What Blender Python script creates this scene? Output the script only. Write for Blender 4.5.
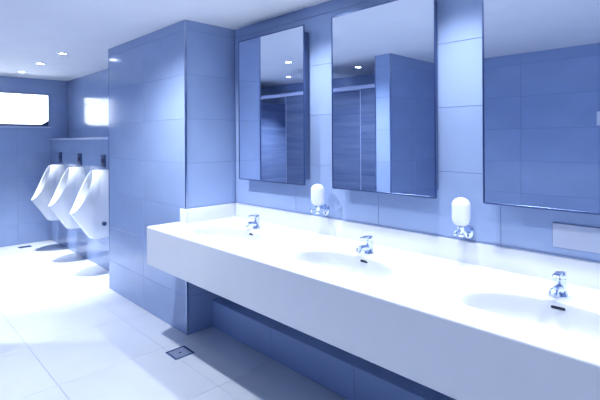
import bpy, bmesh, math, random
from mathutils import Vector, Matrix

for o in list(bpy.data.objects):
    bpy.data.objects.remove(o)
scene = bpy.context.scene
COL = scene.collection
random.seed(4)
PI = math.pi

# ------------------------------------------------------------ camera
F_PX, YAW, ROLL, CY = 441.86, 0.79767, -0.00621, 139.26
CAM = Vector((2.876, -2.090, 1.420))
cam_d = bpy.data.cameras.new('camera')
cam_d.sensor_width = 36.0
cam_d.sensor_fit = 'HORIZONTAL'
cam_d.lens = F_PX / 600.0 * 36.0
cam_d.shift_y = -(200.0 - CY) / 600.0
cam_d.clip_start = 0.02
cam = bpy.data.objects.new('camera', cam_d)
COL.objects.link(cam)
fw = Vector((-math.sin(YAW), math.cos(YAW), 0))
rt = Vector((math.cos(YAW), math.sin(YAW), 0))
up = Vector((0, 0, 1))
r2 = rt * math.cos(ROLL) + up * math.sin(ROLL)
u2 = up * math.cos(ROLL) - rt * math.sin(ROLL)
cam.matrix_world = Matrix(((r2.x, u2.x, -fw.x, CAM.x), (r2.y, u2.y, -fw.y, CAM.y), (r2.z, u2.z, -fw.z, CAM.z), (0, 0, 0, 1)))
scene.camera = cam

# ------------------------------------------------------------ world and exposure
W = bpy.data.worlds.new('sky')
scene.world = W
W.use_nodes = True
W.node_tree.nodes['Background'].inputs[0].default_value = (0.86, 0.92, 1.0, 1)
W.node_tree.nodes['Background'].inputs[1].default_value = 5.0
vs = scene.view_settings
vs.view_transform = 'Standard'
vs.look = 'None'
vs.gamma = 1.0
vs.use_curve_mapping = False
vs.exposure = 0.66
LIGHT_RGB = (0.95, 0.97, 1.0)

# main room measures (metres)
CEIL = 2.295
WY = 0.0            # mirror wall plane
PY = -0.443         # front plane of the tiled partition
PX0 = -1.44         # far end of the partition
FX = -4.165         # window wall
OY = -2.91          # wall opposite the mirrors
RX = 4.30           # wall beyond the right of the frame
CT = 0.815          # worktop height
CF = -0.695         # worktop front
CB = 0.548          # apron bottom
CX0 = -0.108        # worktop left end
DUCT = -0.225


# ------------------------------------------------------------ materials
def mat(name, col, rough=0.5, metal=0.0, spec=0.5, noise=0.0, nscale=6.0, bump=0.0, rough_var=0.0, rand=0.0, coat=0.0):
    m = bpy.data.materials.new(name)
    m.use_nodes = True
    nt = m.node_tree
    b = nt.nodes['Principled BSDF']
    b.inputs['Roughness'].default_value = rough
    b.inputs['Metallic'].default_value = metal
    b.inputs['Specular IOR Level'].default_value = spec
    b.inputs['Coat Weight'].default_value = coat
    tc = nt.nodes.new('ShaderNodeTexCoord')
    nz = nt.nodes.new('ShaderNodeTexNoise')
    nz.inputs['Scale'].default_value = nscale
    nz.inputs['Detail'].default_value = 5
    nt.links.new(tc.outputs['Object'], nz.inputs['Vector'])
    rp = nt.nodes.new('ShaderNodeValToRGB')
    rp.color_ramp.elements[0].position = 0.3
    rp.color_ramp.elements[1].position = 0.7
    rp.color_ramp.elements[0].color = tuple(c * (1 - noise) for c in col) + (1,)
    rp.color_ramp.elements[1].color = tuple(min(1, c * (1 + noise)) for c in col) + (1,)
    nt.links.new(nz.outputs['Fac'], rp.inputs['Fac'])
    out = rp.outputs['Color']
    if rand > 0:
        oi = nt.nodes.new('ShaderNodeObjectInfo')
        mr = nt.nodes.new('ShaderNodeMapRange')
        mr.inputs['To Min'].default_value = 1 - rand
        mr.inputs['To Max'].default_value = 1 + rand
        nt.links.new(oi.outputs['Random'], mr.inputs['Value'])
        hs = nt.nodes.new('ShaderNodeHueSaturation')
        nt.links.new(mr.outputs['Result'], hs.inputs['Value'])
        nt.links.new(out, hs.inputs['Color'])
        out = hs.outputs['Color']
    nt.links.new(out, b.inputs['Base Color'])
    if rough_var > 0:
        m2 = nt.nodes.new('ShaderNodeMapRange')
        m2.inputs['To Min'].default_value = max(0, rough - rough_var)
        m2.inputs['To Max'].default_value = rough + rough_var
        nt.links.new(nz.outputs['Fac'], m2.inputs['Value'])
        nt.links.new(m2.outputs['Result'], b.inputs['Roughness'])
    if bump > 0:
        bp = nt.nodes.new('ShaderNodeBump')
        bp.inputs['Strength'].default_value = bump
        bp.inputs['Distance'].default_value = 0.002
        nt.links.new(nz.outputs['Fac'], bp.inputs['Height'])
        nt.links.new(bp.outputs['Normal'], b.inputs['Normal'])
    return m


def wood_mat(name, c1, c2):
    m = bpy.data.materials.new(name)
    m.use_nodes = True
    nt = m.node_tree
    b = nt.nodes['Principled BSDF']
    tc = nt.nodes.new('ShaderNodeTexCoord')
    mp = nt.nodes.new('ShaderNodeMapping')
    mp.inputs['Scale'].default_value = (0.5, 0.5, 9.0)
    nz = nt.nodes.new('ShaderNodeTexNoise')
    nz.inputs['Scale'].default_value = 2.2
    nz.inputs['Detail'].default_value = 7
    nz.inputs['Roughness'].default_value = 0.62
    nt.links.new(tc.outputs['Object'], mp.inputs['Vector'])
    nt.links.new(mp.outputs['Vector'], nz.inputs['Vector'])
    rp = nt.nodes.new('ShaderNodeValToRGB')
    rp.color_ramp.elements[0].position = 0.32
    rp.color_ramp.elements[1].position = 0.68
    rp.color_ramp.elements[0].color = c1 + (1,)
    rp.color_ramp.elements[1].color = c2 + (1,)
    nt.links.new(nz.outputs['Fac'], rp.inputs['Fac'])
    nt.links.new(rp.outputs['Color'], b.inputs['Base Color'])
    b.inputs['Roughness'].default_value = 0.38
    return m


def emit_mat(name, col, strength):
    m = bpy.data.materials.new(name)
    m.use_nodes = True
    b = m.node_tree.nodes['Principled BSDF']
    b.inputs['Base Color'].default_value = col + (1,)
    b.inputs['Emission Color'].default_value = col + (1,)
    b.inputs['Emission Strength'].default_value = strength
    return m


M = {
    'tile': mat('glazed_wall_tile', (0.32, 0.43, 0.69), 0.13, noise=0.04, nscale=3, rand=0.02, rough_var=0.03),
    'grout': mat('wall_grout', (0.20, 0.28, 0.51), 0.8, noise=0.1, nscale=30),
    'floor': mat('floor_tile', (0.58, 0.635, 0.74), 0.30, noise=0.04, nscale=2.5, rand=0.02, rough_var=0.06),
    'floor_grout': mat('floor_grout', (0.30, 0.36, 0.50), 0.85, noise=0.1, nscale=30),
    'ceiling': mat('ceiling_paint', (0.87, 0.90, 0.95), 0.75, noise=0.015, nscale=4, bump=0.05),
    'solid': mat('white_solid_surface', (0.74, 0.78, 0.85), 0.28, noise=0.01, nscale=8),
    'ceramic': mat('white_ceramic', (0.72, 0.77, 0.84), 0.10, noise=0.01, nscale=8, coat=0.3),
    'plastic': mat('white_plastic', (0.80, 0.85, 0.96), 0.30, noise=0.01, nscale=20),
    'chrome': mat('chrome', (0.72, 0.80, 0.95), 0.08, metal=1.0, noise=0.02, nscale=30),
    'steel': mat('brushed_steel', (0.42, 0.50, 0.68), 0.20, metal=1.0, noise=0.05, nscale=60),
    'mirror': mat('mirror_silver', (0.80, 0.86, 0.97), 0.012, metal=1.0, noise=0.005, nscale=3),
    'backing': mat('mirror_backing', (0.10, 0.15, 0.30), 0.3, noise=0.05, nscale=20),
    'dark': mat('dark_plastic', (0.03, 0.06, 0.18), 0.35, noise=0.1, nscale=20),
    'black': mat('black_opening', (0.006, 0.01, 0.035), 0.6, noise=0.1, nscale=20),
    'alu': mat('window_aluminium', (0.26, 0.32, 0.48), 0.35, metal=0.3, noise=0.04, nscale=20),
    'ledge': mat('ledge_stone', (0.55, 0.64, 0.88), 0.3, noise=0.04, nscale=12),
    'wood': wood_mat('cubicle_laminate', (0.05, 0.085, 0.20), (0.12, 0.165, 0.30)),
    'plate': mat('pale_plate', (0.46, 0.53, 0.70), 0.35, noise=0.01, nscale=20),
    'frame': mat('dark_steel_frame', (0.14, 0.20, 0.38), 0.28, metal=1.0, noise=0.03, nscale=40),
    'rail': mat('cubicle_rail', (0.50, 0.58, 0.82), 0.35, metal=0.4, noise=0.03, nscale=20),
    'lamp': emit_mat('lamp_lens', (0.85, 0.92, 1.0), 30.0),
}
gm = bpy.data.materials.new('window_glass')
gm.use_nodes = True
_nt = gm.node_tree
_nt.nodes.remove(_nt.nodes['Principled BSDF'])
_tr = _nt.nodes.new('ShaderNodeBsdfTransparent')
_tr.inputs[0].default_value = (0.95, 0.97, 1, 1)
_gl = _nt.nodes.new('ShaderNodeBsdfGlossy')
_gl.inputs['Roughness'].default_value = 0.03
_fr = _nt.nodes.new('ShaderNodeFresnel')
_fr.inputs[0].default_value = 1.45
_mx = _nt.nodes.new('ShaderNodeMixShader')
_nt.links.new(_fr.outputs[0], _mx.inputs[0])
_nt.links.new(_tr.outputs[0], _mx.inputs[1])
_nt.links.new(_gl.outputs[0], _mx.inputs[2])
_nt.links.new(_mx.outputs[0], _nt.nodes['Material Output'].inputs[0])
M['glass'] = gm


# ------------------------------------------------------------ helpers
def finish(name, bm, m, parent=None, smooth=False, loc=None):
    bmesh.ops.recalc_face_normals(bm, faces=bm.faces[:])
    me = bpy.data.meshes.new(name)
    bm.to_mesh(me)
    bm.free()
    me.materials.append(M[m])
    if smooth:
        for p in me.polygons:
            p.use_smooth = True
        try:
            me.set_sharp_from_angle(angle=math.radians(42))
        except Exception:
            pass
    return link(name, me, parent, loc)


def link(name, me, parent=None, loc=None):
    o = bpy.data.objects.new(name, me)
    COL.objects.link(o)
    if parent:
        o.parent = parent
    if loc is not None:
        o.location = loc
    return o


def empty(name, loc=(0, 0, 0), rz=0.0):
    o = bpy.data.objects.new(name, None)
    o.empty_display_size = 0.1
    COL.objects.link(o)
    o.location = loc
    o.rotation_euler = (0, 0, rz)
    return o


def tag(o, label, cat, group=None, kind=None):
    o['label'] = label
    o['category'] = cat
    if group:
        o['group'] = group
    if kind:
        o['kind'] = kind
    return o


def struct(o, label, cat):
    o['kind'] = 'structure'
    o['label'] = label
    o['category'] = cat
    return o


def box(bm, lo, hi, bevel=0.0, seg=1):
    vs_ = [bm.verts.new((x, y, z)) for x in (lo[0], hi[0]) for y in (lo[1], hi[1]) for z in (lo[2], hi[2])]
    fs = []
    for q in ((0, 1, 3, 2), (4, 6, 7, 5), (0, 4, 5, 1), (2, 3, 7, 6), (0, 2, 6, 4), (1, 5, 7, 3)):
        fs.append(bm.faces.new([vs_[i] for i in q]))
    if bevel > 0:
        es = list({e for f in fs for e in f.edges})
        bmesh.ops.bevel(bm, geom=es, offset=bevel, segments=seg, affect='EDGES', profile=0.5)
    return fs


def box_obj(name, lo, hi, m, parent=None, bevel=0.0, seg=2):
    bm = bmesh.new()
    box(bm, lo, hi, bevel, seg)
    return finish(name, bm, m, parent, smooth=bevel > 0)


def rings(bm, loops, cap0=True, cap1=True, closed=True):
    vl = [[bm.verts.new(p) for p in lp] for lp in loops]
    n = len(vl[0])
    for a, b in zip(vl[:-1], vl[1:]):
        for i in range(n if closed else n - 1):
            j = (i + 1) % n
            bm.faces.new((a[i], a[j], b[j], b[i]))
    if cap0:
        bm.faces.new(vl[0])
    if cap1:
        bm.faces.new(vl[-1])
    return vl


def lathe(bm, prof, c=(0, 0, 0), axis='z', n=24, cap0=True, cap1=True):
    lp = []
    for r, h in prof:
        ring = []
        for i in range(n):
            a = 2 * PI * i / n
            p, q = r * math.cos(a), r * math.sin(a)
            if axis == 'z':
                v = (p, q, h)
            elif axis == 'y':
                v = (p, h, q)
            else:
                v = (h, p, q)
            ring.append((v[0] + c[0], v[1] + c[1], v[2] + c[2]))
        lp.append(ring)
    rings(bm, lp, cap0, cap1)


def tube(bm, pts, rad, n=14):
    pts = [Vector(p) for p in pts]
    if not isinstance(rad, (list, tuple)):
        rad = [rad] * len(pts)
    t0 = (pts[1] - pts[0]).normalized()
    ref = Vector((1, 0, 0)) if abs(t0.x) < 0.9 else Vector((0, 0, 1))
    nrm = (ref - t0 * ref.dot(t0)).normalized()
    lp = []
    for i, p in enumerate(pts):
        if i == 0:
            t = pts[1] - pts[0]
        elif i == len(pts) - 1:
            t = pts[-1] - pts[-2]
        else:
            t = (pts[i + 1] - pts[i]).normalized() + (pts[i] - pts[i - 1]).normalized()
        t.normalize()
        nrm = (nrm - t * nrm.dot(t)).normalized()
        bn = t.cross(nrm)
        lp.append([tuple(p + rad[i] * (nrm * math.cos(2 * PI * k / n) + bn * math.sin(2 * PI * k / n))) for k in range(n)])
    rings(bm, lp)


# -------- tiles: every wall and floor tile is a child of its surface
TILE_CACHE = {}
GAP = 0.0011
TH = 0.008


def tile_mesh(w, h, m):
    key = (round(w, 4), round(h, 4), m)
    if key in TILE_CACHE:
        return TILE_CACHE[key]
    bm = bmesh.new()
    c = 0.0012
    w2, h2 = w / 2 - GAP, h / 2 - GAP
    # local frame: x along the surface, y up the surface, z = 0 is the finished face
    back = [(-w2, -h2, -TH), (w2, -h2, -TH), (w2, h2, -TH), (-w2, h2, -TH)]
    mid = [(x, y, -c) for x, y, _ in back]
    fr = [(x - math.copysign(c, x), y - math.copysign(c, y), 0) for x, y, _ in back]
    rings(bm, [back, mid, fr], cap0=False)
    bmesh.ops.recalc_face_normals(bm, faces=bm.faces[:])
    me = bpy.data.meshes.new('tile')
    bm.to_mesh(me)
    bm.free()
    me.materials.append(M[m])
    TILE_CACHE[key] = me
    return me


def subtract(rect, hole):
    u0, u1, v0, v1 = rect
    a0, a1, b0, b1 = hole
    if a0 >= u1 or a1 <= u0 or b0 >= v1 or b1 <= v0:
        return [rect]
    out = []
    if v0 < b0:
        out.append((u0, u1, v0, b0))
    if v1 > b1:
        out.append((u0, u1, b1, v1))
    lo, hi = max(v0, b0), min(v1, b1)
    if u0 < a0:
        out.append((u0, a0, lo, hi))
    if u1 > a1:
        out.append((a1, u1, lo, hi))
    return out


def tile_surface(parent, O, U, V, us, vs_, m='tile', holes=()):
    """lay tiles on the plane through O spanned by U, V; us / vs_ are joint positions"""
    O, U, V = Vector(O), Vector(U), Vector(V)
    N = U.cross(V)
    for u0, u1 in zip(us[:-1], us[1:]):
        for v0, v1 in zip(vs_[:-1], vs_[1:]):
            rs = [(u0, u1, v0, v1)]
            for h in holes:
                rs = [q for r in rs for q in subtract(r, h)]
            for a, b, c, d in rs:
                if b - a < 0.012 or d - c < 0.012:
                    continue
                o = link('floor_tile' if m == 'floor' else 'tile', tile_mesh(b - a, d - c, m), parent)
                ctr = O + U * ((a + b) / 2) + V * ((c + d) / 2)
                o.matrix_local = Matrix(((U.x, V.x, N.x, ctr.x), (U.y, V.y, N.y, ctr.y), (U.z, V.z, N.z, ctr.z), (0, 0, 0, 1)))


def joints(lo, hi, phase, pitch):
    k = math.floor((lo - phase) / pitch) + 1
    out = [lo]
    while phase + k * pitch < hi - 0.02:
        p = phase + k * pitch
        if p > lo + 0.02:
            out.append(p)
        k += 1
    out.append(hi)
    return out


ZJ = joints(0, CEIL, 1.25, 0.325)
ZJ2 = joints(0, CEIL, 1.18, 0.335)
T = TH - 0.002   # grout sits 2 mm below the tile faces

# ------------------------------------------------------------ structure
fl = box_obj('floor', (FX - 0.1, OY - 0.1, -0.1), (RX + 0.1, 0.1, -T + 0.004), 'floor_grout')
struct(fl, 'pale floor of large square tiles', 'floor')
tile_surface(fl, (0, 0, 0), (1, 0, 0), (0, 1, 0), joints(FX, RX, 0.052, 0.665), joints(OY, 0, -0.655, 0.655), 'floor')

ce = box_obj('ceiling', (FX - 0.1, OY - 0.1, CEIL), (RX + 0.1, 0.1, CEIL + 0.1), 'ceiling')
struct(ce, 'smooth plain pale painted ceiling', 'ceiling')

wb = box_obj('wall_back', (FX - 0.1, T - 0.004, 0), (RX + 0.1, 0.1, CEIL), 'grout')
struct(wb, 'blue tiled wall carrying the mirrors', 'wall')
tile_surface(wb, (0, 0, 0), (1, 0, 0), (0, 0, 1), joints(0.0, RX, 0.005, 0.685), ZJ)
tile_surface(wb, (0, 0, 0), (1, 0, 0), (0, 0, 1), joints(FX, PX0, PX0, 0.685), [1.45] + [z for z in ZJ if z > 1.5])

# window wall
WIN = (-1.55, -0.225, 1.620, 2.092)   # y0, y1, z0, z1
bm = bmesh.new()
x0, x1 = FX - 0.1, FX - T + 0.004
box(bm, (x0, OY - 0.1, 0), (x1, 0.1, WIN[2]))
box(bm, (x0, OY - 0.1, WIN[3]), (x1, 0.1, CEIL))
box(bm, (x0, OY - 0.1, WIN[2]), (x1, WIN[0], WIN[3]))
box(bm, (x0, WIN[1], WIN[2]), (x1, 0.1, WIN[3]))
wl = finish('wall_left', bm, 'grout')
struct(wl, 'far blue tiled wall with the high window', 'wall')
# U = +y so that U x V = +x
tile_surface(wl, (FX, 0, 0), (0, 1, 0), (0, 0, 1), joints(OY, 0, -0.634, 0.685), ZJ, holes=[WIN])

wf = box_obj('wall_front', (FX - 0.1, OY - 0.1, 0), (RX + 0.1, OY - T + 0.004, CEIL), 'grout')
struct(wf, 'blue tiled wall opposite the mirrors', 'wall')
tile_surface(wf, (0, OY, 0), (-1, 0, 0), (0, 0, 1), joints(-RX, -0.29, -1.88, 0.685), ZJ2)
tile_surface(wf, (0, OY, 0), (-1, 0, 0), (0, 0, 1), joints(-0.10, -FX, -0.10, 0.685), ZJ2)

wr = box_obj('wall_right', (RX + T - 0.004, OY - 0.1, 0), (RX + 0.1, 0.1, CEIL), 'grout')
struct(wr, 'blue tiled end wall beyond the worktop', 'wall')
tile_surface(wr, (RX, 0, 0), (0, -1, 0), (0, 0, 1), joints(0, -OY, 0, 0.685), ZJ2)

# tiled partition between sinks and urinals
pt = box_obj('wall_partition', (PX0 + T - 0.004, PY + T - 0.004, 0), (-T + 0.004, 0.0, CEIL), 'grout')
struct(pt, 'tiled partition between the sinks and the urinals', 'wall')
tile_surface(pt, (0, PY, 0), (1, 0, 0), (0, 0, 1), [PX0, -0.705, 0], ZJ)
tile_surface(pt, (0, 0, 0), (0, 1, 0), (0, 0, 1), [PY, 0], ZJ)
tile_surface(pt, (PX0, 0, 0), (0, -1, 0), (0, 0, 1), [0, -PY], ZJ)


def corner_trim(name, x, y, sx, sy, parent):
    bm = bmesh.new()
    w, t = 0.011, 0.0022
    box(bm, (min(x, x - sx * w), min(y + sy * t, y), 0.0), (max(x, x - sx * w), max(y + sy * t, y), CEIL), 0.0008)
    box(bm, (min(x + sx * t, x), min(y + sy * t, y - sy * w), 0.0), (max(x + sx * t, x), max(y + sy * t, y - sy * w), CEIL), 0.0008)
    return finish(name, bm, 'steel', parent)


corner_trim('corner_trim', 0, PY, 1, -1, pt)
corner_trim('corner_trim', PX0, PY, -1, -1, pt)

# short wall opposite (seen in the middle mirror)
SX0, SX1, SY = 0.10, 0.29, -1.89
st = box_obj('wall_stub', (SX0 + T - 0.004, OY, 0), (SX1 - T + 0.004, SY - T + 0.004, CEIL), 'grout')
struct(st, 'short tiled wall beside the cubicles, seen in the middle mirror', 'wall')
tile_surface(st, (SX1, 0, 0), (0, 1, 0), (0, 0, 1), [OY, -2.36, SY], ZJ2)
tile_surface(st, (SX0, 0, 0), (0, -1, 0), (0, 0, 1), [-SY, 2.36, -OY], ZJ2)
tile_surface(st, (0, SY, 0), (-1, 0, 0), (0, 0, 1), [-SX1, -SX0], ZJ2)
corner_trim('corner_trim', SX1, SY, 1, 1, st)
corner_trim('corner_trim', SX0, SY, -1, 1, st)

# duct behind the urinals
dw = box_obj('wall_duct', (FX, DUCT + T - 0.004, 0), (PX0, 0.0, 1.43), 'grout')
struct(dw, 'low tiled duct wall behind the urinals', 'wall')
tile_surface(dw, (0, DUCT, 0), (1, 0, 0), (0, 0, 1), joints(FX, PX0, -2.15 - 0.3925, 0.785), [z for z in ZJ if z < 1.4] + [1.43])
box_obj('ledge', (FX, DUCT - 0.012, 1.43), (PX0, 0.0, 1.452), 'ledge', dw, 0.003)

# tiled plinth below the worktop
pl = box_obj('wall_plinth', (0.0, -0.23 + T - 0.004, 0), (RX, -0.0, 0.192), 'grout')
struct(pl, 'low tiled plinth under the worktop', 'wall')
tile_surface(pl, (0, -0.23, 0), (1, 0, 0), (0, 0, 1), joints(0, RX, 0.005, 0.685), [0, 0.20])
tile_surface(pl, (0, 0, 0.20), (1, 0, 0), (0, 1, 0), joints(0, RX, 0.005, 0.685), [-0.222, 0])

# ------------------------------------------------------------ window
wn = empty('window_1', (FX, (WIN[0] + WIN[1]) / 2, WIN[2]))
struct(wn, 'long narrow high window glowing white with daylight', 'window')
off = -wn.location
y0, y1, z0, z1 = WIN


def wbox(name, lo, hi, m, parent, bevel=0.002):
    bm = bmesh.new()
    box(bm, [a + b for a, b in zip(lo, off)], [a + b for a, b in zip(hi, off)], bevel)
    return finish(name, bm, m, parent)


FRW = 0.022
xa, xb = FX - 0.07, FX + 0.006
fr = wbox('frame', (xa, y0, z1 - FRW), (xb, y1, z1), 'alu', wn)
wbox('frame', (xa, y0, z0), (xb, y1, z0 + FRW * 0.7), 'alu', wn)
wbox('frame', (xa, y0, z0 + FRW * 0.7), (xb, y0 + FRW, z1 - FRW), 'alu', wn)
wbox('frame', (xa, y1 - FRW, z0 + FRW * 0.7), (xb, y1, z1 - FRW), 'alu', wn)
wbox('sash_rail', (FX - 0.055, y0 + FRW, z0 + FRW * 0.7), (FX - 0.03, y1 - FRW, z0 + 0.036), 'dark', wn)
bm = bmesh.new()
tri = [(y1 - FRW, z0 + 0.036), (y1 - FRW, z0 + 0.085), (y1 - FRW - 0.075, z0 + 0.036)]
rings(bm, [[(FX - 0.055 + off.x, y + off.y, z + off.z) for y, z in tri], [(FX - 0.03 + off.x, y + off.y, z + off.z) for y, z in tri]])
finish('corner_bracket', bm, 'dark', wn)
wbox('pane', (FX - 0.047, y0 + FRW, z0 + 0.036), (FX - 0.042, y1 - FRW, z1 - FRW), 'glass', wn, 0)
wbox('sill', (FX - 0.03, y0 - 0.01, z0 - 0.016), (FX + 0.012, y1 + 0.01, z0), 'ledge', wn, 0.002)

# ------------------------------------------------------------ worktop with three moulded basins
ct = empty('washbasin_counter', (CX0, CF, 0))
tag(ct, 'long white solid surface washbasin worktop with three moulded oval basins', 'washbasin counter')
coff = Vector((-CX0, -CF, 0))
BAS = [0.50, 1.455, 2.385]
BY, BA, BB = -0.442, 0.297, 0.168
N = 64


def ell(xc, a, b, z, dy=0.0):
    return [(xc + a * math.cos(2 * PI * k / N) + coff.x, BY + dy + b * math.sin(2 * PI * k / N) + coff.y, z) for k in range(N)]


bm = bmesh.new()
yb0, yb1 = CF + 0.012, -0.02
cells = []
xs = [0.0]
for xc in BAS:
    xs += [xc - 0.36, xc + 0.36]
xs.append(RX)


def q(pts):
    bm.faces.new([bm.verts.new((p[0] + coff.x, p[1] + coff.y, p[2])) for p in pts])


for xc in BAS:
    X0, X1 = xc - 0.36, xc + 0.36
    E_ = ell(xc, BA, BB, CT)
    Rr = []
    hx, hy0, hy1 = 0.36, yb0 - BY, yb1 - BY
    angs = []
    for k in range(N):
        a = 2 * PI * k / N
        c, s = math.cos(a), math.sin(a)
        sc = min(hx / abs(c) if abs(c) > 1e-9 else 1e9, (hy1 / s) if s > 1e-9 else ((hy0 / s) if s < -1e-9 else 1e9))
        Rr.append([xc + c * sc, BY + s * sc])
    for cx_, cy_ in ((X0, yb0), (X1, yb0), (X0, yb1), (X1, yb1)):   # snap nearest points to the rectangle's corners
        i = min(range(N), key=lambda k: (Rr[k][0] - cx_) ** 2 + (Rr[k][1] - cy_) ** 2)
        Rr[i] = [cx_, cy_]
    ev = [bm.verts.new(p) for p in E_]
    rv = [bm.verts.new((p[0] + coff.x, p[1] + coff.y, CT)) for p in Rr]
    for k in range(N):
        j = (k + 1) % N
        bm.faces.new((ev[k], ev[j], rv[j], rv[k]))
for i in range(0, len(xs), 2):
    a, b = xs[i], xs[i + 1]
    if b - a > 0.001:
        q([(a, yb0, CT), (b, yb0, CT), (b, yb1, CT), (a, yb1, CT)])
# the strip that laps the partition's corner
q([(CX0 + 0.008, yb0, CT), (0, yb0, CT), (0, PY - 0.002, CT), (CX0 + 0.008, PY - 0.002, CT)])
# rounded front edge and apron
NR = 5
prof = [(yb0, CT)]
R_ = 0.012
for k in range(1, NR + 1):
    a = PI / 2 * k / NR
    prof.append((yb0 - R_ * math.sin(a), CT - R_ + R_ * math.cos(a)))
prof += [(CF, CB + 0.004), (CF + 0.004, CB), (CF + 0.03, CB), (CF + 0.03, CT - 0.04), (PY - 0.002, CT - 0.04)]
for (ya, za), (yb, zb) in zip(prof[:-1], prof[1:]):
    q([(CX0 + 0.008, ya, za), (RX, ya, za), (RX, yb, zb), (CX0 + 0.008, yb, zb)])
# left end panel with a softened arris
q([(CX0, CF + 0.008, CB), (CX0, PY - 0.002, CB), (CX0, PY - 0.002, CT - 0.008), (CX0, CF + 0.008, CT - 0.008)])
q([(CX0, CF + 0.008, CT - 0.008), (CX0, PY - 0.002, CT - 0.008), (CX0 + 0.008, PY - 0.002, CT), (CX0 + 0.008, yb0, CT)])
q([(CX0, CF + 0.008, CB), (CX0, CF + 0.008, CT - 0.008), (CX0 + 0.008, CF, CT - R_), (CX0 + 0.008, CF, CB)])
q([(CX0, CF + 0.008, CT - 0.008), (CX0 + 0.008, yb0, CT), (CX0 + 0.008, CF, CT - R_)])
q([(CX0 + 0.03, CF + 0.03, CB), (CX0 + 0.03, PY - 0.002, CB), (CX0 + 0.03, PY - 0.002, CT - 0.04), (CX0 + 0.03, CF + 0.03, CT - 0.04)])
q([(CX0, CF + 0.008, CB), (CX0 + 0.03, CF + 0.008, CB), (CX0 + 0.03, PY - 0.002, CB), (CX0, PY - 0.002, CB)])
bmesh.ops.remove_doubles(bm, verts=bm.verts[:], dist=0.0004)
finish('worktop', bm, 'solid', ct)

for bi, xc in enumerate(BAS):
    bm = bmesh.new()
    lps = [ell(xc, BA, BB, CT)]
    for s_, d_ in ((0.992, 0.0012), (0.984, 0.005), (0.976, 0.014), (0.968, 0.032), (0.955, 0.058), (0.925, 0.082), (0.86, 0.100), (0.72, 0.111), (0.48, 0.116), (0.14, 0.118)):
        lps.append(ell(xc, BA * s_, BB * s_, CT - d_, 0.012 * (1 - s_)))
    rings(bm, lps, cap0=False, cap1=True)
    bs = finish('basin', bm, 'solid', ct, smooth=True)
    bm = bmesh.new()
    lathe(bm, [(0.0, CT - 0.1165), (0.020, CT - 0.1165), (0.022, CT - 0.1145), (0.027, CT - 0.1150), (0.028, CT - 0.118)],
          (xc + coff.x, BY + 0.010 + coff.y, 0), n=24, cap0=False, cap1=False)
    finish('drain', bm, 'chrome', bs, smooth=True)
    # overflow slot in the basin's back face
    bm = bmesh.new()
    sx = xc + (0.06 if bi == 0 else 0.03 if bi == 1 else -0.012)
    yy = BY + BB * math.sqrt(max(0, 1 - ((sx - xc) / BA) ** 2)) * 0.974 + 0.0012
    lp0, lp1 = [], []
    for k in range(20):
        a = 2 * PI * k / 20
        px = 0.019 * (1 if math.cos(a) > 0 else -1) + 0.005 * math.cos(a)
        pz = 0.005 * math.sin(a)
        lp0.append((sx + px + coff.x, yy + 0.012 + coff.y, CT - 0.021 + pz))
        lp1.append((sx + px + coff.x, yy - 0.003 + 0.3 * pz + coff.y, CT - 0.021 + pz))
    rings(bm, [lp0, lp1])
    finish('overflow_slot', bm, 'black', bs)


def cbox(name, lo, hi, m, parent, bevel=0.003):
    bm = bmesh.new()
    box(bm, [a + b for a, b in zip(lo, coff)], [a + b for a, b in zip(hi, coff)], bevel, 2)
    return finish(name, bm, m, parent, smooth=True)


cbox('backsplash', (0.0225, -0.022, CT - 0.01), (RX, -0.0005, 0.918), 'solid', ct)
cbox('side_splash', (0.0005, PY - 0.001, CT - 0.01), (0.022, -0.0005, 0.918), 'solid', ct)
cbox('side_splash_return', (-0.062, PY - 0.018, CT - 0.01), (0.022, PY - 0.0025, 0.918), 'solid', ct)

# ------------------------------------------------------------ taps
TAP_LABELS = ['chrome push tap on the basin nearest the tiled partition',
              'chrome push tap on the middle basin, under the middle mirror',
              'chrome push tap on the nearest basin at the right, below the blank plate']


def make_tap():
    t = empty('tap')
    bm = bmesh.new()
    lathe(bm, [(0.0, 0.0), (0.027, 0.0), (0.027, 0.006), (0.0235, 0.011), (0.021, 0.03), (0.0195, 0.05), (0.019, 0.066), (0.0, 0.066)], n=24, cap0=False, cap1=False)
    finish('body', bm, 'chrome', t, True)
    bm = bmesh.new()
    tube(bm, [(0, -0.004, 0.026), (0, -0.030, 0.033), (0, -0.056, 0.038), (0, -0.078, 0.037)], [0.018, 0.0165, 0.015, 0.0145])
    sp = finish('spout', bm, 'chrome', t, True)
    bm = bmesh.new()
    tube(bm, [(0, -0.072, 0.038), (0, -0.084, 0.030), (0, -0.091, 0.022)], [0.014, 0.0165, 0.016])
    finish('nozzle', bm, 'chrome', sp, True)
    bm = bmesh.new()
    lathe(bm, [(0.0, 0.0665), (0.0175, 0.0665), (0.019, 0.072), (0.019, 0.084), (0.0165, 0.090), (0.0, 0.092)], n=24, cap0=False, cap1=False)
    cp = finish('cap', bm, 'chrome', t, True)
    bm = bmesh.new()
    lp = []
    for y, w, za, zb in ((0.018, 0.012, 0.080, 0.090), (-0.02, 0.0125, 0.083, 0.094), (-0.045, 0.012, 0.085, 0.094), (-0.062, 0.011, 0.082, 0.092), (-0.067, 0.009, 0.072, 0.088)):
        lp.append([(-w, y, za), (w, y, za), (w, y, zb - 0.002), (w * 0.7, y, zb), (-w * 0.7, y, zb), (-w, y, zb - 0.002)])
    rings(bm, lp)
    finish('lever', bm, 'chrome', cp, True)
    return t


def copy_tree(o, parent=None):
    c = o.copy()
    COL.objects.link(c)
    if parent:
        c.parent = parent
    for ch in o.children:
        copy_tree(ch, c)
    return c


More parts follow.
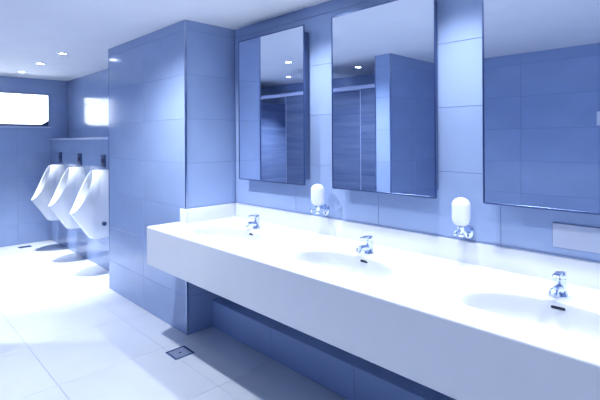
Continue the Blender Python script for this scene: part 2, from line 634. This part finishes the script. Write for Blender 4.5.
tap0 = make_tap()
for i, xx in enumerate((0.508, 1.455, 2.360)):
    t = tap0 if i == 0 else copy_tree(tap0)
    t.location = (xx, -0.198, CT + 0.0003)
    t.rotation_euler = (0, 0, 0)
    tag(t, TAP_LABELS[i], 'tap', 'chrome taps along the worktop')

# ------------------------------------------------------------ soap dispensers
def make_dispenser():
    d = empty('soap_dispenser')
    bm = bmesh.new()
    r = 0.0425
    pr_ = [(0.0, 0.070), (0.018, 0.070), (0.028, 0.074), (0.037, 0.085), (0.041, 0.096), (r, 0.108), (r, 0.168)]
    for k in range(1, 8):
        a = PI / 2 * k / 7
        pr_.append((r * math.cos(a) if k < 7 else 0.0005, 0.168 + 0.036 * math.sin(a)))
    lathe(bm, pr_, (0, -0.080, 0), n=32, cap0=False, cap1=False)
    finish('bottle', bm, 'plastic', d, True)
    bm = bmesh.new()
    lathe(bm, [(0.0, 0.040), (0.017, 0.040), (0.020, 0.044), (0.020, 0.066), (0.0235, 0.0695), (0.0, 0.0695)], (0, -0.080, 0), n=24, cap0=False, cap1=False)
    finish('valve', bm, 'chrome', d, True)
    bm = bmesh.new()
    tube(bm, [(0, -0.090, 0.048), (-0.004, -0.112, 0.046), (-0.006, -0.128, 0.042), (-0.006, -0.134, 0.034)], [0.009, 0.009, 0.010, 0.008])
    finish('spout', bm, 'chrome', d, True)
    bm = bmesh.new()
    tube(bm, [(0, -0.080, 0.044), (0, -0.080, 0.030)], [0.008, 0.007])
    lathe(bm, [(0.0, 0.018), (0.012, 0.018), (0.014, 0.022), (0.014, 0.029), (0.0, 0.031)], (0, -0.080, 0), n=20, cap0=False, cap1=False)
    finish('push_button', bm, 'chrome', d, True)
    bm = bmesh.new()
    tube(bm, [(0, -0.066, 0.052), (0, -0.045, 0.051), (0, -0.024, 0.044), (0, -0.004, 0.036)], [0.0135, 0.015, 0.018, 0.022])
    finish('bracket', bm, 'chrome', d, True)
    bm = bmesh.new()
    lp = []
    for y, s in ((0.0, 1.0), (-0.006, 1.0), (-0.010, 0.88)):
        ring = []
        for k in range(32):
            a = 2 * PI * k / 32
            ring.append((0.028 * s * math.cos(a), y, 0.031 + (0.037 * s) * math.sin(a)))
        lp.append(ring)
    rings(bm, lp)
    pl_ = finish('wall_plate', bm, 'chrome', d, True)
    bm = bmesh.new()
    lathe(bm, [(0.0, -0.013), (0.004, -0.013), (0.005, -0.009), (0.0, -0.009)], (0, 0, 0.010), 'y', 12, False, False)
    finish('screw', bm, 'dark', pl_, True)
    return d


d0 = make_dispenser()
DL = ['white soap dispenser on a chrome bracket between the two farther mirrors', 'white soap dispenser on a chrome bracket between the two nearer mirrors']
for i, xx in enumerate((0.972, 1.908)):
    d = d0 if i == 0 else copy_tree(d0)
    d.location = (xx, -0.0005, 0.936)
    tag(d, DL[i], 'soap dispenser', 'soap dispensers between the mirrors')

# ------------------------------------------------------------ mirrors
MY = -0.080
ML = ['tall bright-edged wall mirror nearest the tiled partition, showing cubicles', 'tall bright-edged middle wall mirror, showing a short tiled wall',
      'tall bright-edged wall mirror at the right edge, above the blank plate']
for i, (a, b) in enumerate(((0.163, 0.857), (1.095, 1.780), (2.014, 2.72))):
    z0m, z1m = 1.122, 2.160
    m_ = empty('wall_mirror', ((a + b) / 2, 0, z0m))
    hw, hh = (b - a) / 2, z1m - z0m
    bm = bmesh.new()
    box(bm, (-hw + 0.032, MY + 0.0065, 0.032), (hw - 0.032, -0.0008, hh - 0.032), 0.002)
    finish('backing', bm, 'backing', m_)
    bm = bmesh.new()
    bv = 0.003

    def rect(ins, y):
        return [(-hw + ins, y, ins), (hw - ins, y, ins), (hw - ins, y, hh - ins), (-hw + ins, y, hh - ins)]
    rings(bm, [rect(0, MY + 0.006), rect(0, MY + 0.003), rect(bv, MY)], cap0=True, cap1=True)
    finish('glass', bm, 'mirror', m_)
    bm = bmesh.new()
    fw_, fp = 0.007, 0.0022
    for lo, hi in (((-hw - 0.001, 0.0), (-hw + fw_, hh)), ((hw - fw_, 0.0), (hw + 0.001, hh)), ((-hw + fw_, -0.001), (hw - fw_, fw_)), ((-hw + fw_, hh - fw_), (hw - fw_, hh + 0.001))):
        box(bm, (lo[0], MY - fp, lo[1]), (hi[0], MY + 0.0064, hi[1]), 0.0008)
    finish('frame', bm, 'frame', m_)
    if i == 0:   # the first mirror hangs very slightly askew on its hooks
        th = math.radians(0.6)
        m_.rotation_euler = (0, 0, th)
        m_.location.y = math.sin(th) * hw - math.sin(th) * hw * 2
    tag(m_, ML[i], 'mirror', 'mirrors above the worktop')

# blank plate below the nearest mirror
bm = bmesh.new()
box(bm, (2.278, -0.006, 0.956), (2.62, -0.0008, 1.058), 0.0015, 2)
sp_ = finish('wall_plate', bm, 'plate')
tag(sp_, 'blank pale rectangular plate on the wall under the right mirror', 'plate')

# ------------------------------------------------------------ urinals
def make_urinal():
    u = empty('urinal')
    n = 40
    Wd = 0.138

    def rim(s, w, push=0.0, inset=0.0):
        out = []
        for k in range(n):
            th = 2 * PI * k / n
            c = (1 - math.cos(th)) / 2          # 0 at the tip, 1 at the top
            c = inset + (1 - 2 * inset) * c
            x = w * math.sin(th) * (1.0 - 0.10 * c)
            # concave front edge in side view, tip (-0.362, 0.315) to top (-0.105, 0.765)
            z = 0.325 + 0.440 * c
            y = -0.378 + 0.222 * (c ** 0.66) + push
            out.append((x, y, z))
        return out

    def back(w, z0_, z1_, y, p=1.0):
        out = []
        for k in range(n):
            th = 2 * PI * k / n
            c = (1 - math.cos(th)) / 2
            s = math.sin(th)
            x = w * math.copysign(abs(s) ** p, s)
            out.append((x, y, z0_ + (z1_ - z0_) * c))
        return out

    def mix(a, b, t, bulge=0.0):
        o = []
        for p, q_ in zip(a, b):
            v = [p[i] * (1 - t) + q_[i] * t for i in range(3)]
            v[0] *= 1 + bulge
            o.append(tuple(v))
        return o
    r_out = rim(0, Wd)
    bk = back(Wd * 0.92, 0.026, 0.770, 0.0, 0.6)
    bk2 = [(x, y + 0.10 * (z / 0.77), z + 0.012) for x, y, z in back(Wd * 0.93, 0.034, 0.758, -0.195, 0.68)]
    bk1 = [(x * 0.99, y + 0.07 * (z / 0.77), z) for x, y, z in back(Wd * 0.93, 0.026, 0.770, -0.150, 0.64)]
    bk3 = [(x * 1.02, y, z) for x, y, z in mix(bk2, r_out, 0.10)]
    r_in = rim(0, Wd * 0.86, 0.006, 0.035)
    bm = bmesh.new()
    loops = [bk, bk1, bk2, bk3, mix(bk2, r_out, 0.35, 0.03), mix(bk2, r_out, 0.7, 0.03), mix(bk2, r_out, 0.94, 0.01), r_out]
    rings(bm, loops, cap0=True, cap1=False)
    sh = finish('shell', bm, 'ceramic', u, True)
    bm = bmesh.new()
    bowl_back = back(Wd * 0.70, 0.20, 0.715, -0.045, 0.8)
    mid1 = mix(r_in, bowl_back, 0.30)
    mid2 = mix(r_in, bowl_back, 0.65)
    rings(bm, [r_out, mix(r_out, r_in, 0.5), r_in, mid1, mid2, bowl_back, mix(bowl_back, [(0, -0.040, 0.40)] * n, 0.6)], cap0=False, cap1=True)
    finish('bowl', bm, 'ceramic', u, True)
    # flush spreader at the top of the bowl, side bolt cap, inlet pipe
    bm = bmesh.new()
    lathe(bm, [(0.0, -0.075), (0.012, -0.075), (0.016, -0.066), (0.016, -0.050), (0.0, -0.048)], (0, 0, 0.655), 'y', 16, False, False)
    finish('spreader', bm, 'chrome', u, True)
    bm = bmesh.new()
    lathe(bm, [(0.0, 0.146), (0.018, 0.146), (0.022, 0.142), (0.022, 0.110), (0.0, 0.110)], (0, -0.075, 0.200), 'x', 16, False, False)
    finish('side_cap', bm, 'dark', u, True)
    return u


u0 = make_urinal()
UL = ['white wall hung urinal nearest the far window', 'white wall hung urinal in the middle of the three', 'white wall hung urinal beside the tiled partition']
SL = ['dark square flush sensor plate above the urinal nearest the window', 'dark square flush sensor plate above the middle urinal', 'dark square flush sensor plate partly hidden by the tiled partition']
for i, xx in enumerate((-3.61, -2.84, -2.075)):
    u = u0 if i == 0 else copy_tree(u0)
    u.location = (xx, DUCT - 0.0005, 0.335)
    tag(u, UL[i], 'urinal', 'urinals along the duct wall')
    s = empty('flush_sensor', (xx - 0.09, DUCT - 0.0005, 1.125))
    bm = bmesh.new()
    box(bm, (-0.07, -0.008, 0.0), (0.07, 0, 0.14), 0.004, 2)
    finish('cover_plate', bm, 'dark', s, True)
    bm = bmesh.new()
    box(bm, (-0.02, -0.0105, 0.05), (0.02, -0.0075, 0.09), 0.002)
    finish('sensor_eye', bm, 'black', s)
    tag(s, SL[i], 'flush plate', 'flush plates above the urinals')

# ------------------------------------------------------------ floor drains
dr = empty('floor_drain', (0.203, -0.611, 0))
bm = bmesh.new()
hs = 0.071
for lo, hi in (((-hs, -hs), (hs, -hs + 0.008)), ((-hs, hs - 0.008), (hs, hs)), ((-hs, -hs + 0.008), (-hs + 0.008, hs - 0.008)), ((hs - 0.008, -hs + 0.008), (hs, hs - 0.008))):
    box(bm, (lo[0], lo[1], 0.0003), (hi[0], hi[1], 0.004))
finish('rim', bm, 'steel', dr)
bm = bmesh.new()
box(bm, (-hs + 0.008, -hs + 0.008, 0.0003), (hs - 0.008, hs - 0.008, 0.0012))
finish('trough', bm, 'black', dr)
bm = bmesh.new()
box(bm, (-hs + 0.014, -hs + 0.014, 0.0012), (hs - 0.014, hs - 0.014, 0.0034), 0.0008)
gr = finish('cover', bm, 'alu', dr)
bm = bmesh.new()
lathe(bm, [(0.0, 0.0042), (0.008, 0.0042), (0.009, 0.0034), (0.0, 0.0034)], n=16, cap0=False, cap1=False)
finish('lift_hole', bm, 'black', gr)
tag(dr, 'square steel floor drain in front of the worktop end', 'floor drain')
d2 = empty('floor_drain', (-3.94, -0.60, 0))
bm = bmesh.new()
box(bm, (-0.055, -0.075, 0.0003), (0.055, 0.075, 0.003), 0.001)
c_ = finish('rim', bm, 'steel', d2)
for k in range(5):
    bm = bmesh.new()
    box(bm, (-0.042 + k * 0.019, -0.062, 0.003), (-0.034 + k * 0.019, 0.062, 0.0036))
    finish('slot', bm, 'black', c_)
tag(d2, 'small dark floor drain near the urinals under the window', 'floor drain')

# ------------------------------------------------------------ toilet cubicles across the room (seen in the mirrors)
cu = empty('toilet_cubicles', (-1.6, -1.91, 0))
tag(cu, 'row of wood grain toilet cubicles reflected in the mirrors', 'toilet cubicles')
co = Vector((1.6, 1.91, 0))
FYc = -1.91
HC = 1.965


def ubox(name, lo, hi, m, parent=None, bevel=0.002):
    bm = bmesh.new()
    box(bm, [a + b for a, b in zip(lo, co)], [a + b for a, b in zip(hi, co)], bevel)
    return finish(name, bm, m, parent or cu)


ubox('head_rail', (-3.30, FYc - 0.028, HC), (SX0 - 0.002, FYc + 0.012, HC + 0.038), 'rail')
for a, b in ((-0.11, SX0 - 0.002), (-1.227, -0.80), (-2.344, -1.917), (-3.30, -3.034)):
    p_ = ubox('pilaster', (a, FYc - 0.02, 0.12), (b, FYc, HC), 'wood')
    ubox('foot', ((a + b) / 2 - 0.02, FYc - 0.02, 0.0), ((a + b) / 2 + 0.02, FYc, 0.12), 'steel', p_)
    ubox('edge_strip', (a - 0.006, FYc - 0.022, 0.12), (a - 0.0005, FYc + 0.002, HC), 'rail', p_, 0.001)
for x in (-1.013, -2.130, -3.28):
    ubox('divider', (x - 0.01, OY + 0.002, 0.12), (x + 0.01, FYc - 0.021, HC), 'wood')
for k, (a, b, ang) in enumerate(((-0.797, -0.113, 0), (-1.914, -1.233, 96), (-3.031, -2.347, 0))):
    piv = Vector((b, FYc - 0.030, 0))
    dd = bmesh.new()
    box(dd, (-(b - a), -0.018, 0.14), (0, 0, HC - 0.01), 0.002)
    do = finish('door', dd, 'wood', cu)
    do.location = piv + co
    do.rotation_euler = (0, 0, math.radians(ang))
    bm = bmesh.new()
    lathe(bm, [(0.0, 0.0), (0.014, 0.0), (0.014, 0.010), (0.022, 0.016), (0.022, 0.030), (0.0, 0.034)], (-(b - a) + 0.06, 0, 1.0), 'y', 16, False, False)
    finish('knob', bm, 'chrome', do, True)

# switch plate on the wall opposite, seen in the right mirror
sw = empty('light_switch', (1.93, OY + 0.0005, 1.53))
bm = bmesh.new()
box(bm, (-0.065, 0, 0), (0.065, 0.008, 0.13), 0.003, 2)
finish('cover_plate', bm, 'plastic', sw, True)
for k in (-1, 1):
    bm = bmesh.new()
    box(bm, (k * 0.028 - 0.024, 0.008, 0.035), (k * 0.028 + 0.024, 0.012, 0.095), 0.002, 2)
    finish('rocker', bm, 'plastic', sw, True)
tag(sw, 'white switch plate on the opposite wall, reflected in the right mirror', 'light switch')

# ------------------------------------------------------------ ceiling downlights
def downlight(x, y, power, label, group, size=95, blend=0.85):
    d = empty('ceiling_downlight', (x, y, CEIL))
    bm = bmesh.new()
    lathe(bm, [(0.034, -0.0005), (0.048, -0.0005), (0.048, -0.003), (0.044, -0.006), (0.036, -0.005), (0.034, -0.0005)], n=28, cap0=False, cap1=False)
    finish('trim_ring', bm, 'chrome', d, True)
    bm = bmesh.new()
    lathe(bm, [(0.0, -0.004), (0.02, -0.0035), (0.0335, -0.0015), (0.0335, -0.0005), (0.0, -0.0005)], n=28, cap0=False, cap1=False)
    finish('lens', bm, 'lamp', d, True)
    tag(d, label, 'downlight', group)
    L = bpy.data.lights.new('downlight_beam', 'SPOT')
    L.energy = power
    L.color = LIGHT_RGB
    L.spot_size = math.radians(size)
    L.spot_blend = blend
    L.shadow_soft_size = 0.03
    lo = bpy.data.objects.new('downlight_beam', L)
    COL.objects.link(lo)
    lo.location = (0, 0, -0.03)
    lo.parent = d
    return d


G1, G2, G3, G4 = 'downlights above the urinals', 'downlights over the aisle', 'downlights above the worktop', 'downlights inside the cubicles'
UR = dict(power=230, size=46, blend=1.0)
AI = dict(size=150, blend=1.0)
WK = dict(power=34, size=120, blend=1.0)
downlight(-1.96, -0.695, label='ceiling downlight nearest the tiled partition in the urinal row', group=G1, **UR)
downlight(-2.75, -0.695, label='middle ceiling downlight of the row above the urinals', group=G1, **UR)
downlight(-3.59, -0.695, label='ceiling downlight nearest the far window above the urinals', group=G1, **UR)
downlight(-0.76, -1.51, 10, 'ceiling downlight over the aisle reflected in the mirror nearest the partition', G2, **AI)
downlight(0.08, -1.11, 85, 'added unseen ceiling light over the aisle for the floor shadow of the worktop', G2, **AI)  # added out of view to cast the worktop's shadow on the floor
downlight(2.00, -1.05, 16, 'added unseen ceiling fill light over the aisle in front of the worktop', G2, **AI)  # extra unseen lamp, set clear of the mirrors to light the aisle
downlight(3.40, -1.10, 35, 'added unseen ceiling fill light over the aisle right of the nearest basin', G2, **AI)  # fill lamp added out of view to brighten the right half and partition end
downlight(0.96, -0.36, label='ceiling downlight above the farther soap dispenser', group=G3, **WK)
downlight(1.90, -0.36, label='ceiling downlight above the nearer soap dispenser', group=G3, **WK)
downlight(2.85, -0.36, label='ceiling downlight above the worktop right of the right mirror', group=G3, **WK)
downlight(-0.48, -2.34, 30, 'ceiling downlight in the cubicle seen in the middle mirror', G4)
downlight(-1.60, -2.32, 170, 'ceiling downlight in the cubicle seen in the mirror nearest the partition', G4)
